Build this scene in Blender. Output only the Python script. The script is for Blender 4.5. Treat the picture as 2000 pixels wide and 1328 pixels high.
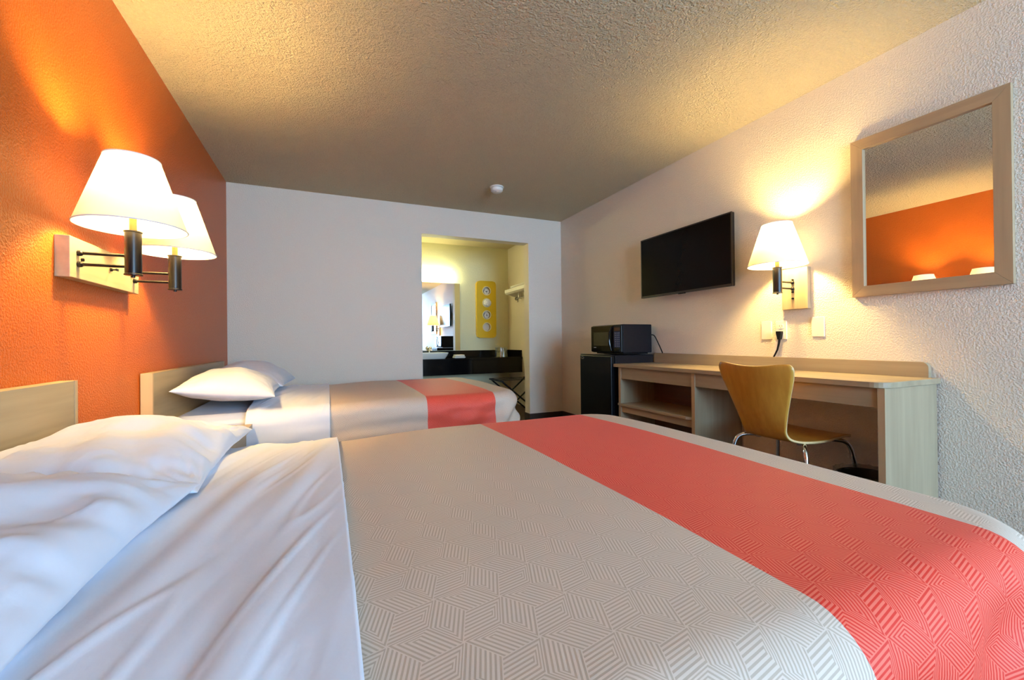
import bpy, math, random
from mathutils import Vector, Matrix, noise

# ------------------------------------------------------------------ clean
for o in list(bpy.data.objects):
    bpy.data.objects.remove(o)
SC = bpy.context.scene
COL = SC.collection

# ------------------------------------------------------------------ dimensions (metres)
W, D, H = 3.497, 4.545, 2.44          # room width, depth from camera to rear wall, height
DB = 6.217                            # rear wall of the vanity alcove
YF = -2.70                            # wall behind the camera (window wall)
BT = 0.612                            # mattress top

# ------------------------------------------------------------------ camera
yaw, pitch, roll = 0.412729771, 0.00372744664, -0.01081363
Fv = Vector((math.sin(yaw) * math.cos(pitch), math.cos(yaw) * math.cos(pitch), math.sin(pitch)))
Rv = Vector((math.cos(yaw), -math.sin(yaw), 0))
Uv = Rv.cross(Fv)
R2 = math.cos(roll) * Rv + math.sin(roll) * Uv
U2 = -math.sin(roll) * Rv + math.cos(roll) * Uv
cam_d = bpy.data.cameras.new('camera')
cam_d.sensor_width = 36.0
cam_d.lens = 824.0 * 36.0 / 2000.0
cam_d.clip_start = 0.02
cam = bpy.data.objects.new('camera', cam_d)
M = Matrix((R2, U2, -Fv)).transposed().to_4x4()
M.translation = Vector((0.8308, 0.0, 0.9604))
cam.matrix_world = M
COL.objects.link(cam)
SC.camera = cam

# ------------------------------------------------------------------ world, daylight, exposure
world = bpy.data.worlds.new('world')
SC.world = world
world.use_nodes = True
bg = world.node_tree.nodes['Background']
bg.inputs['Color'].default_value = (0.42, 0.68, 1.0, 1)
bg.inputs['Strength'].default_value = 18.0
WX0, WX1, WZ0, WZ1 = 1.50, 3.42, 0.80, 2.32      # window opening behind the camera
pd = bpy.data.lights.new('window_portal', 'AREA')
pd.shape = 'RECTANGLE'
pd.size, pd.size_y = WX1 - WX0, WZ1 - WZ0
pd.cycles.is_portal = True
po = bpy.data.objects.new('window_portal', pd)
po.location = ((WX0 + WX1) / 2, YF - 0.06, (WZ0 + WZ1) / 2)
po.rotation_euler = (math.radians(90), 0, 0)
COL.objects.link(po)
LAMP_COL = (1.0, 0.685, 0.25)
LAMP_E = 800.0           # emission of the desk lamp's bulb
LAMP_E2 = 620.0          # emission of each bulb of the double lamp
TUBE_E = 10.0            # emission of the vanity light tube
SC.view_settings.view_transform = 'Standard'
SC.view_settings.look = 'None'
SC.view_settings.exposure = 0.90
SC.view_settings.gamma = 1.0
SC.view_settings.use_curve_mapping = False

# ------------------------------------------------------------------ shader helpers
class X:
    """tiny wrapper so node maths can be written as expressions"""
    def __init__(s, nt, sock): s.nt, s.k = nt, sock
    def _op(s, op, *a):
        n = s.nt.nodes.new('ShaderNodeMath'); n.operation = op
        for i, v in enumerate((s,) + a):
            if isinstance(v, X): s.nt.links.new(v.k, n.inputs[i])
            else: n.inputs[i].default_value = v
        return X(s.nt, n.outputs[0])
    def __add__(s, b): return s._op('ADD', b)
    def __sub__(s, b): return s._op('SUBTRACT', b)
    def __mul__(s, b): return s._op('MULTIPLY', b)
    def __truediv__(s, b): return s._op('DIVIDE', b)
    def mod(s, b): return s._op('FLOORED_MODULO', b)
    def fract(s): return s._op('FRACT')
    def mn(s, b): return s._op('MINIMUM', b)
    def mx(s, b): return s._op('MAXIMUM', b)
    def lt(s, b): return s._op('LESS_THAN', b)
    def gt(s, b): return s._op('GREATER_THAN', b)
    def smooth(s, a, b):
        n = s.nt.nodes.new('ShaderNodeMapRange'); n.interpolation_type = 'SMOOTHSTEP'
        s.nt.links.new(s.k, n.inputs[0]); n.inputs[1].default_value = a; n.inputs[2].default_value = b
        return X(s.nt, n.outputs[0])

def newmat(name):
    m = bpy.data.materials.new(name); m.use_nodes = True
    nt = m.node_tree
    return m, nt, nt.nodes['Principled BSDF']

def c4(c): return (c[0], c[1], c[2], 1)

def coord(nt, kind='Object', scale=(1, 1, 1), rot=(0, 0, 0)):
    t = nt.nodes.new('ShaderNodeTexCoord')
    mp = nt.nodes.new('ShaderNodeMapping')
    mp.inputs['Scale'].default_value = scale
    mp.inputs['Rotation'].default_value = rot
    nt.links.new(t.outputs[kind], mp.inputs['Vector'])
    return mp.outputs[0]

def noise_tex(nt, vec, scale, detail=3, rough=0.5):
    n = nt.nodes.new('ShaderNodeTexNoise')
    n.inputs['Scale'].default_value = scale
    n.inputs['Detail'].default_value = detail
    n.inputs['Roughness'].default_value = rough
    nt.links.new(vec, n.inputs['Vector'])
    return n.outputs[0]

def mixcol(nt, fac, a, b):
    n = nt.nodes.new('ShaderNodeMix'); n.data_type = 'RGBA'
    if isinstance(fac, (int, float)): n.inputs[0].default_value = fac
    else: nt.links.new(fac, n.inputs[0])
    for i, c in ((6, a), (7, b)):
        if isinstance(c, tuple): n.inputs[i].default_value = c4(c)
        else: nt.links.new(c, n.inputs[i])
    return n.outputs[2]

def add_bump(nt, b, height, strength, dist):
    n = nt.nodes.new('ShaderNodeBump')
    n.inputs['Strength'].default_value = strength
    n.inputs['Distance'].default_value = dist
    nt.links.new(height, n.inputs['Height'])
    nt.links.new(n.outputs[0], b.inputs['Normal'])

def plain(name, col, rough=0.5, metal=0.0, var=0.06, scale=25.0, bump=0.0, spec=0.5, coat=0.0):
    m, nt, b = newmat(name)
    v = coord(nt)
    f = noise_tex(nt, v, scale, 3)
    dark = tuple(x * (1 - var) for x in col); lite = tuple(min(1, x * (1 + var)) for x in col)
    nt.links.new(mixcol(nt, f, dark, lite), b.inputs['Base Color'])
    b.inputs['Roughness'].default_value = rough
    b.inputs['Metallic'].default_value = metal
    b.inputs['Specular IOR Level'].default_value = spec
    b.inputs['Coat Weight'].default_value = coat
    if bump: add_bump(nt, b, noise_tex(nt, v, scale * 6, 2), bump, 0.002)
    return m

def plaster(name, col, rough, scale, strength, dist, popcorn=False, spec=0.5):
    m, nt, b = newmat(name)
    v = coord(nt)
    n1 = X(nt, noise_tex(nt, v, scale, 3, 0.55))
    if popcorn:
        n2 = X(nt, noise_tex(nt, v, scale * 0.45, 2, 0.5))
        h = n1.smooth(0.32, 0.72) + n2.smooth(0.35, 0.7) * 0.7
        f = (n1.smooth(0.3, 0.7) * 0.35).k
    else:
        h = n1.smooth(0.36, 0.66)
        f = (n1.smooth(0.3, 0.7) * 0.12).k
    nt.links.new(mixcol(nt, f, col, tuple(x * 0.8 for x in col)), b.inputs['Base Color'])
    b.inputs['Roughness'].default_value = rough
    b.inputs['Specular IOR Level'].default_value = spec
    add_bump(nt, b, h.k, strength, dist)
    return m

def wood(name, light, dark, axis, rough=0.45, fine=1.0, fig=0.6):
    m, nt, b = newmat(name)
    sc = [38.0 * fine] * 3; sc[axis] = 1.6
    v = coord(nt, scale=tuple(sc))
    n1 = X(nt, noise_tex(nt, v, 1.0, 5, 0.6))
    sc2 = [9.0 * fine] * 3; sc2[axis] = 0.9
    n2 = X(nt, noise_tex(nt, coord(nt, scale=tuple(sc2)), 1.0, 3, 0.6))
    f = n1.smooth(0.3, 0.72) * (1 - fig) + n2.smooth(0.3, 0.7) * fig
    nt.links.new(mixcol(nt, f.k, light, dark), b.inputs['Base Color'])
    b.inputs['Roughness'].default_value = rough
    add_bump(nt, b, n1.k, 0.08, 0.001)
    return m

def emit(name, col, strength):
    m, nt, b = newmat(name)
    b.inputs['Base Color'].default_value = c4(col)
    b.inputs['Emission Color'].default_value = c4(col)
    b.inputs['Emission Strength'].default_value = strength
    return m

def cloth(name, col, rough=0.9, weave=900.0, var=0.03):
    m, nt, b = newmat(name)
    v = coord(nt)
    f = noise_tex(nt, v, 60.0, 2)
    nt.links.new(mixcol(nt, f, tuple(x * (1 - var) for x in col), col), b.inputs['Base Color'])
    b.inputs['Roughness'].default_value = rough
    b.inputs['Sheen Weight'].default_value = 0.15
    b.inputs['Sheen Roughness'].default_value = 0.4
    add_bump(nt, b, noise_tex(nt, v, 140.0, 2), 0.10, 0.002)
    return m

def maze_cloth(name, base, line, rough=0.55, size=0.088, phi=0.35, n=4.0):
    """woven labyrinth of striped rhombi (isometric blocks) in the unrolled cloth's UV metres"""
    m, nt, b = newmat(name)
    v = coord(nt, 'UV', rot=(0, 0, phi))
    sp = nt.nodes.new('ShaderNodeSeparateXYZ'); nt.links.new(v, sp.inputs[0])
    px = X(nt, sp.outputs[0]) * (1 / size); py = X(nt, sp.outputs[1]) * (1 / size)
    r3 = math.sqrt(3)
    ax = px.mod(1.0) - 0.5; ay = py.mod(r3) - r3 / 2
    bx = (px - 0.5).mod(1.0) - 0.5; by = (py - r3 / 2).mod(r3) - r3 / 2
    sel = (ax * ax + ay * ay).lt(bx * bx + by * by)
    gx = bx + (ax - bx) * sel; gy = by + (ay - by) * sel
    R = 1 / r3
    al = []
    for k in range(3):
        a = math.radians(90 + 120 * k)
        al.append((gx * math.cos(a) + gy * math.sin(a)) * (2 / 3 / R))
    mnv = al[0].mn(al[1]).mn(al[2])
    be = [a - mnv for a in al]
    t = None; s = None
    for k in range(3):
        w = be[k].lt(1e-5)
        tt = w * be[(k + 1) % 3]; ss = w * be[(k + 2) % 3]
        t = tt if t is None else t + tt
        s = ss if s is None else s + ss
    one = X(nt, nt.nodes.new('ShaderNodeValue').outputs[0]); one.k.default_value = 1.0
    d = t.mn(one - t).mn(s * 1.7 + 0.03)
    st = (d * (2 * n)).fract()
    ln = (st - 0.5)._op('ABSOLUTE').smooth(0.19, 0.27)
    f = ln
    weave = noise_tex(nt, coord(nt, 'UV', scale=(1, 1, 1)), 420.0, 2)
    fm = (f * 0.86 + X(nt, weave) * 0.10)
    nt.links.new(mixcol(nt, fm.k, base, line), b.inputs['Base Color'])
    b.inputs['Roughness'].default_value = rough
    b.inputs['Specular IOR Level'].default_value = 0.25
    b.inputs['Sheen Weight'].default_value = 0.04
    b.inputs['Sheen Roughness'].default_value = 0.35
    add_bump(nt, b, f.k, 0.12, 0.001)
    return m

# ------------------------------------------------------------------ materials
MT = {}
MT['white_wall'] = plaster('white_wall_paint', (0.86, 0.77, 0.65), 0.5, 125.0, 0.5, 0.0038)
MT['orange_wall'] = plaster('orange_wall_paint', (0.58, 0.125, 0.014), 0.30, 120.0, 0.5, 0.004, spec=0.32)
MT['ceiling'] = plaster('popcorn_ceiling', (0.92, 0.79, 0.54), 0.9, 100.0, 1.0, 0.013, True, 0.2)
MT['alcove_wall'] = plaster('alcove_wall_paint', (0.80, 0.77, 0.52), 0.5, 105.0, 0.4, 0.004)
MT['baseboard'] = plain('brown_baseboard_vinyl', (0.045, 0.028, 0.020), 0.45)
MT['floor'] = wood('dark_plank_floor', (0.10, 0.055, 0.032), (0.045, 0.025, 0.016), 0, 0.4, 0.5)
LT, DK = (0.43, 0.345, 0.22), (0.32, 0.25, 0.155)
MT['wood_x'] = wood('ash_laminate_x', LT, DK, 0)
MT['wood_y'] = wood('ash_laminate_y', LT, DK, 1)
MT['wood_z'] = wood('ash_laminate_z', LT, DK, 2)
MT['wood_edge'] = wood('ash_edge_band', (0.55, 0.40, 0.23), (0.45, 0.32, 0.18), 2)
MT['wood_frame_y'] = wood('mirror_frame_wood_y', (0.50, 0.35, 0.20), (0.38, 0.26, 0.15), 1)
MT['wood_frame_z'] = wood('mirror_frame_wood_z', (0.50, 0.35, 0.20), (0.38, 0.26, 0.15), 2)
MT['dark_wood'] = wood('dark_brown_panel', (0.13, 0.06, 0.025), (0.08, 0.035, 0.015), 1)
MT['chair_wood'] = wood('honey_plywood', (0.66, 0.35, 0.055), (0.50, 0.235, 0.03), 2, 0.30, 0.9, 0.5)
MT['chair_edge'] = plain('pale_plywood_edge', (0.72, 0.52, 0.24), 0.5)
MT['chrome'] = plain('chrome', (0.78, 0.78, 0.80), 0.12, 1.0, 0.02)
MT['black_metal'] = plain('black_bronze_metal', (0.003, 0.003, 0.004), 0.3, 0.0, 0.1, spec=0.3)
MT['brass'] = plain('aged_brass', (0.10, 0.075, 0.025), 0.4, 0.5)
MT['black_plastic'] = plain('black_plastic', (0.005, 0.005, 0.006), 0.35, 0, 0.1, spec=0.2)
MT['black_matte'] = plain('black_matte_shell', (0.008, 0.008, 0.011), 0.55, 0, 0.1, spec=0.15)
MT['black_gloss'] = plain('black_gloss', (0.004, 0.004, 0.005), 0.1, 0, 0.05, spec=0.3)
MT['screen'] = plain('dark_screen_glass', (0.006, 0.004, 0.003), 0.2, 0, 0.05, spec=0.1)
MT['bezel'] = plain('dark_bezel', (0.030, 0.024, 0.020), 0.3, 0.2, 0.05)
MT['grey_plastic'] = plain('grey_plastic', (0.42, 0.42, 0.46), 0.4)
MT['white_plastic'] = plain('white_plastic', (0.84, 0.81, 0.74), 0.4, 0, 0.02)
MT['slot'] = plain('dark_slot', (0.03, 0.03, 0.03), 0.5)
MT['ceramic'] = plain('white_ceramic', (0.85, 0.87, 0.86), 0.12, 0, 0.02)
MT['granite'] = plain('black_stone', (0.006, 0.005, 0.005), 0.10, 0, 0.5, 180.0, spec=0.3)
MT['yellow'] = plain('yellow_lacquer', (0.78, 0.50, 0.003), 0.35, 0, 0.03)
MT['cream_rim'] = plain('cream_rim', (0.80, 0.74, 0.50), 0.45)
MT['sheet'] = cloth('white_cotton_sheet', (0.66, 0.69, 0.79))
MT['pillowcase'] = cloth('white_pillowcase', (0.64, 0.67, 0.77))
MT['towel'] = cloth('white_towel', (0.85, 0.83, 0.80), 0.95)
MT['spread'] = maze_cloth('beige_woven_spread', (0.46, 0.365, 0.285), (0.67, 0.56, 0.475))
MT['spread_red'] = maze_cloth('red_woven_spread', (0.66, 0.027, 0.014), (0.80, 0.165, 0.11))
MT['bed_base'] = plain('dark_bed_base', (0.05, 0.035, 0.028), 0.6)
MT['blue_panel'] = plain('blue_keypad', (0.012, 0.03, 0.12), 0.35)
MT['button'] = plain('pale_button', (0.40, 0.46, 0.62), 0.4)
MT['display'] = plain('amber_display', (0.10, 0.045, 0.025), 0.2)
MT['oven_glass'] = plain('oven_window', (0.045, 0.043, 0.020), 0.25, 0, 0.1)
MT['liner_black'] = plain('black_bin', (0.02, 0.02, 0.02), 0.4)
MT['steel'] = plain('brushed_steel', (0.62, 0.60, 0.55), 0.28, 1.0)

def mirror_mat():
    m, nt, b = newmat('mirror_glass')
    f = noise_tex(nt, coord(nt), 3.0, 1)
    nt.links.new(mixcol(nt, f, (0.86, 0.87, 0.86), (0.88, 0.89, 0.88)), b.inputs['Base Color'])
    b.inputs['Metallic'].default_value = 1.0
    b.inputs['Roughness'].default_value = 0.0
    return m
MT['mirror'] = mirror_mat()

def shade_mat():
    m, nt, b = newmat('lamp_shade_fabric')
    out = nt.nodes['Material Output']
    v = coord(nt, scale=(1, 1, 1))
    col = mixcol(nt, noise_tex(nt, v, 40.0, 2), (0.74, 0.68, 0.58), (0.78, 0.72, 0.62))
    d = nt.nodes.new('ShaderNodeBsdfDiffuse'); t = nt.nodes.new('ShaderNodeBsdfTranslucent')
    nt.links.new(col, d.inputs['Color']); nt.links.new(col, t.inputs['Color'])
    mx = nt.nodes.new('ShaderNodeMixShader'); mx.inputs[0].default_value = 0.085
    nt.links.new(d.outputs[0], mx.inputs[1]); nt.links.new(t.outputs[0], mx.inputs[2])
    nt.links.new(mx.outputs[0], out.inputs['Surface'])
    return m
MT['shade'] = shade_mat()
MT['bulb'] = emit('lamp_bulb_glow', LAMP_COL, LAMP_E)
MT['bulb_pair'] = emit('double_lamp_bulb_glow', LAMP_COL, LAMP_E2)
MT['tube'] = emit('vanity_tube_glow', (1.0, 0.95, 0.48), TUBE_E)

def glass_mat(name, col, rough=0.05, alpha=0.35):
    m, nt, b = newmat(name)
    out = nt.nodes['Material Output']
    g = nt.nodes.new('ShaderNodeBsdfGlossy'); g.inputs['Roughness'].default_value = rough
    tr = nt.nodes.new('ShaderNodeBsdfTransparent')
    mixn = mixcol(nt, noise_tex(nt, coord(nt), 8.0, 1), col, tuple(c * 0.95 for c in col))
    nt.links.new(mixn, tr.inputs['Color'])
    mx = nt.nodes.new('ShaderNodeMixShader'); mx.inputs[0].default_value = alpha
    nt.links.new(tr.outputs[0], mx.inputs[1]); nt.links.new(g.outputs[0], mx.inputs[2])
    nt.links.new(mx.outputs[0], out.inputs['Surface'])
    return m
MT['clear'] = glass_mat('clear_plastic', (0.86, 0.88, 0.86), 0.18, 0.30)
MT['film'] = glass_mat('clear_liner_film', (0.85, 0.87, 0.86), 0.2, 0.22)

# ------------------------------------------------------------------ mesh helpers
class MB:
    def __init__(s): s.v, s.f, s.uv = [], [], None
    def box(s, x0, x1, y0, y1, z0, z1):
        n = len(s.v)
        s.v += [(x, y, z) for z in (z0, z1) for y in (y0, y1) for x in (x0, x1)]
        s.f += [tuple(n + i for i in q) for q in ((0, 2, 3, 1), (4, 5, 7, 6), (0, 1, 5, 4), (2, 6, 7, 3), (0, 4, 6, 2), (1, 3, 7, 5))]
        return s
    def rings(s, rings, close=True, cap=True):
        n = len(s.v); k = len(rings[0])
        for r in rings: s.v += [tuple(p) for p in r]
        for i in range(len(rings) - 1):
            for j in range(k if close else k - 1):
                a = n + i * k + j; b = n + i * k + (j + 1) % k
                s.f.append((a, b, b + k, a + k))
        if cap:
            s.f.append(tuple(n + j for j in reversed(range(k))))
            s.f.append(tuple(n + (len(rings) - 1) * k + j for j in range(k)))
        return s
    def lathe(s, prof, c, seg=32, axis='z', cap=False):
        rings = []
        for r, h in prof:
            ring = []
            for j in range(seg):
                a = 2 * math.pi * j / seg
                if axis == 'z': p = (c[0] + r * math.cos(a), c[1] + r * math.sin(a), c[2] + h)
                elif axis == 'x': p = (c[0] + h, c[1] + r * math.cos(a), c[2] + r * math.sin(a))
                else: p = (c[0] + r * math.sin(a), c[1] + h, c[2] + r * math.cos(a))
                ring.append(p)
            rings.append(ring)
        return s.rings(rings, True, cap)
    def tube(s, pts, r, seg=10, smooth_n=0):
        P = [Vector(p) for p in pts]
        if smooth_n:
            Q = []
            for i in range(len(P) - 1):
                p0 = P[max(i - 1, 0)]; p1 = P[i]; p2 = P[i + 1]; p3 = P[min(i + 2, len(P) - 1)]
                for k in range(smooth_n):
                    t = k / smooth_n
                    Q.append(0.5 * ((2 * p1) + (p2 - p0) * t + (2 * p0 - 5 * p1 + 4 * p2 - p3) * t * t + (3 * p1 - p0 - 3 * p2 + p3) * t ** 3))
            Q.append(P[-1]); P = Q
        rings = []
        up = None
        for i, p in enumerate(P):
            d = (P[min(i + 1, len(P) - 1)] - P[max(i - 1, 0)]).normalized()
            if up is None:
                up = Vector((0, 0, 1)) if abs(d.z) < 0.9 else Vector((1, 0, 0))
            a = d.cross(up).normalized(); b = a.cross(d).normalized(); up = b
            rr = r[i] if isinstance(r, (list, tuple)) else r
            rings.append([p + a * rr * math.cos(2 * math.pi * j / seg) + b * rr * math.sin(2 * math.pi * j / seg) for j in range(seg)])
        return s.rings(rings, True, True)
    def prism(s, poly, axis, a, b):
        """extrude a 2-D polygon along an axis; poly in the two other axes (cyclic order)"""
        def pt(u, v, w):
            return {'x': (w, u, v), 'y': (u, w, v), 'z': (u, v, w)}[axis]
        return s.rings([[pt(u, v, a) for u, v in poly], [pt(u, v, b) for u, v in poly]])
    def grid(s, fn, nu, nv):
        n = len(s.v); s.uv = {}
        for i in range(nu + 1):
            for j in range(nv + 1):
                p, uv = fn(i / nu, j / nv)
                s.uv[len(s.v)] = uv
                s.v.append(tuple(p))
        for i in range(nu):
            for j in range(nv):
                a = n + i * (nv + 1) + j
                s.f.append((a, a + nv + 1, a + nv + 2, a + 1))
        return s
    def mesh(s, name, base=(0, 0, 0)):
        me = bpy.data.meshes.new(name)
        me.from_pydata([(x - base[0], y - base[1], z - base[2]) for x, y, z in s.v], [], s.f)
        if s.uv:
            lay = me.uv_layers.new(name='UVMap')
            for lp in me.loops:
                lay.data[lp.index].uv = s.uv[lp.vertex_index]
        me.update()
        return me

def fix_normals(me):
    import bmesh
    bm = bmesh.new(); bm.from_mesh(me)
    bmesh.ops.recalc_face_normals(bm, faces=bm.faces)
    bm.to_mesh(me); bm.free()

def obj(name, mb, mat, parent=None, base=None, smooth=False, bevel=0.0, recalc=True, angle=40):
    """one mesh object; geometry is given in world metres, base = world place of its root"""
    if base is None:
        base = parent['_b'] if parent is not None and '_b' in parent else (0, 0, 0)
    me = mb.mesh(name, base)
    if recalc: fix_normals(me)
    for mm in (mat if isinstance(mat, (list, tuple)) else [mat]):
        me.materials.append(MT[mm])
    o = bpy.data.objects.new(name, me); COL.objects.link(o)
    if parent is not None:
        o.parent = parent
    else:
        o.location = base
    o['_b'] = base
    if smooth:
        for p in me.polygons: p.use_smooth = True
        if angle:
            me.set_sharp_from_angle(angle=math.radians(angle))
    if bevel:
        m = o.modifiers.new('bevel', 'BEVEL'); m.width = bevel; m.segments = 2; m.limit_method = 'ANGLE'
        m.angle_limit = math.radians(50)
    return o

def tag(o, label, cat, group=None):
    o['label'] = label; o['category'] = cat
    if group: o['group'] = group
    return o

def thing(name, base, label, cat, group=None):
    o = bpy.data.objects.new(name, None); COL.objects.link(o)
    o.location = base; o['_b'] = tuple(base); o.empty_display_size = 0.1
    return tag(o, label, cat, group)

def struct(name, mb, mat, bevel=0.0):
    o = obj(name, mb, mat, base=(0, 0, 0), bevel=bevel)
    o['kind'] = 'structure'
    return o

def B(x0, x1, y0, y1, z0, z1): return MB().box(x0, x1, y0, y1, z0, z1)

def rrect(u0, u1, v0, v1, r, n=5, corners=(1, 1, 1, 1)):
    pts = []
    for ci, (cu, cv, a0) in enumerate(((u1 - r, v0 + r, -90), (u1 - r, v1 - r, 0), (u0 + r, v1 - r, 90), (u0 + r, v0 + r, 180))):
        if corners[ci]:
            for k in range(n + 1):
                a = math.radians(a0 + 90 * k / n)
                pts.append((cu + r * math.cos(a), cv + r * math.sin(a)))
        else:
            pts.append(((u1, v0), (u1, v1), (u0, v1), (u0, v0))[ci])
    return pts

def sstep(a, b, x):
    t = max(0.0, min(1.0, (x - a) / (b - a))); return t * t * (3 - 2 * t)

# ------------------------------------------------------------------ the room
T = 0.12
struct('floor', B(-T, W + T, YF - T, DB + T, -0.1, 0.0), 'floor')
struct('ceiling', B(-T, W + T, YF - T, DB + T, H, H + 0.1), 'ceiling')
struct('wall_left', B(-T, 0, YF - T, DB + T, 0, H), 'orange_wall')
struct('wall_right', B(W, W + T, YF - T, DB + T, 0, H), 'white_wall')
DX0, DX1, DZ, JT = 1.77, 3.047, 2.137, 0.135       # opening to the vanity alcove
wb = MB()
wb.box(0, DX0, D, D + JT, 0, H).box(DX1, W, D, D + JT, 0, H).box(DX0, DX1, D, D + JT, DZ, H)
struct('wall_back', wb, 'white_wall')
struct('wall_alcove', B(0.9, W, DB, DB + T, 0, H), 'alcove_wall')
struct('wall_alcove_left', B(0.9 - T, 0.9, D + JT, DB + T, 0, H), 'alcove_wall')
wf = MB()
wf.box(0, WX0, YF - T, YF, 0, H).box(WX1, W, YF - T, YF, 0, H)
wf.box(WX0, WX1, YF - T, YF, 0, WZ0).box(WX0, WX1, YF - T, YF, WZ1, H)
struct('wall_front', wf, 'white_wall')
win = bpy.data.objects.new('window_1', None); COL.objects.link(win); win['kind'] = 'structure'; win['_b'] = (0, 0, 0)
fw = MB()
fw.box(WX0, WX1, YF - 0.10, YF - 0.02, WZ0, WZ0 + 0.05).box(WX0, WX1, YF - 0.10, YF - 0.02, WZ1 - 0.05, WZ1)
fw.box(WX0, WX0 + 0.05, YF - 0.10, YF - 0.02, WZ0 + 0.05, WZ1 - 0.05).box(WX1 - 0.05, WX1, YF - 0.10, YF - 0.02, WZ0 + 0.05, WZ1 - 0.05)
xm = (WX0 + WX1) / 2
fw.box(xm - 0.02, xm + 0.02, YF - 0.09, YF - 0.03, WZ0 + 0.05, WZ1 - 0.05)
obj('window_frame', fw, 'white_plastic', win)
BH, BTK = 0.095, 0.01
struct('baseboard_back', MB().box(0.0, DX0, D - BTK, D, 0, BH).box(DX1 - BTK, W - BTK, D - BTK, D, 0, BH).box(DX1 - BTK, DX1, D, D + JT, 0, BH), 'baseboard')
struct('baseboard_right', B(W - BTK, W, YF, D - BTK, 0, BH), 'baseboard')
struct('baseboard_left', B(0, BTK, YF, D - BTK, 0, BH), 'baseboard')

# ------------------------------------------------------------------ beds and bedding
BX1 = 2.08                        # outer foot edge of the spread
RND, RPL = 0.075, 0.10             # edge rounding, plan corner radius

def cover_point(s, t, y0, y1, off, hem, seed, amp_top, amp_side, sag):
    """unrolled cloth (s along the bed, t across it) laid over the mattress"""
    yc, hw = (y0 + y1) / 2, (y1 - y0) / 2
    r = RND + off
    ix, iy = BX1 - RND, hw - RND
    cx = min(s, ix - RPL); cy = max(-(iy - RPL), min(iy - RPL, t))
    dx, dy = s - cx, t - cy
    dist = math.hypot(dx, dy)
    e = abs(t) / hw
    top = BT + off + 0.010 * (1 - min(1, e) ** 2) - sag * sstep(1.25, 0.75, s) * sstep(0.5, 1.0, e)
    if dist <= RPL:
        x, y, z, q, nx, ny = s, t, top, 0.0, 0.0, 0.0
    else:
        nx, ny = dx / dist, dy / dist
        q = dist - RPL
        bx, by = cx + nx * RPL, cy + ny * RPL
        qa = math.pi / 2 * r
        if q < qa: o_, d_ = r * math.sin(q / r), r * (1 - math.cos(q / r))
        else: o_, d_ = r, r + (q - qa)
        d_ = min(d_, BT + off - hem)
        x, y, z = bx + nx * o_, by + ny * o_, top - d_
    # soft wrinkles
    P = Vector((s * 2.2, t * 2.2, seed))
    w = noise.noise(P) * amp_top
    P2 = Vector((s * 9.0 + seed, t * 2.4, z * 3.0))
    side = sstep(0.03, 0.14, q)
    k = noise.noise(Vector((s * 3.5 + seed, t * 3.5, z * 16.0))) * amp_side * side
    z += w * (1 - side)
    x += nx * k; y += ny * k
    # loose folds where the spread hangs at the foot corners
    cf = sstep(1.35, 1.75, s) * sstep(0.06, 0.20, q) * amp_side / 0.012
    fo = 0.016 * math.sin(s * 22.0 - z * 20.0 + seed) * cf
    x += nx * fo; y += ny * fo
    return Vector((x, yc + y, z))

def cover(name, mat, parent, y0, y1, s0, s1, off, hem, seed, nu, nv, amp_top=0.004, amp_side=0.012, extra=None, sag=0.02, thick=0.0, trange=None):
    hw = (y1 - y0) / 2
    tm = hw - RND + math.pi / 2 * (RND + off) + (BT - hem - RND)
    t0, t1 = trange if trange else (-tm, tm)
    # finer sampling around the rounded edges
    def ft(v):
        return t0 + (t1 - t0) * v
    def fn(u, v):
        s = s0 + (s1 - s0) * u; t = ft(v)
        p = cover_point(s, t, y0, y1, off, hem, seed, amp_top, amp_side, sag)
        if extra: p = extra(p, s, t)
        return p, (s, t)
    o = obj(name, MB().grid(fn, nu, nv), mat, parent, smooth=True, recalc=False, angle=0)
    me = o.data
    if me.polygons[len(me.polygons) // 2].normal.z < 0: me.flip_normals()
    if thick:
        m = o.modifiers.new('thick', 'SOLIDIFY'); m.thickness = thick; m.offset = -1
    return o

def sheet_wrinkle(seed, amp):
    def ex(p, s, t):
        a = noise.noise(Vector((s * 15.0 - t * 3.4 + seed, t * 1.8, seed)))
        b = noise.noise(Vector((s * 24.0 - t * 5.0, t * 3.0 + seed, 2.0 * seed)))
        c = noise.noise(Vector((s * 17.0 - t * 5.5 + seed * 3, t * 1.5, seed)))
        g0 = max(0.0, 1 - abs(c) * 7.0) ** 2 * max(0.0, noise.noise(Vector((s * 4, t * 3, seed))) + 0.35)
        f = sstep(0.0, 0.10, 0.86 - s) * 0.8 + 0.2
        g = a * amp * 1.1 + b * amp * 0.5 + g0 * amp * 0.7
        p.z += max(g, -0.004) * f
        return p
    return ex

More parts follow.
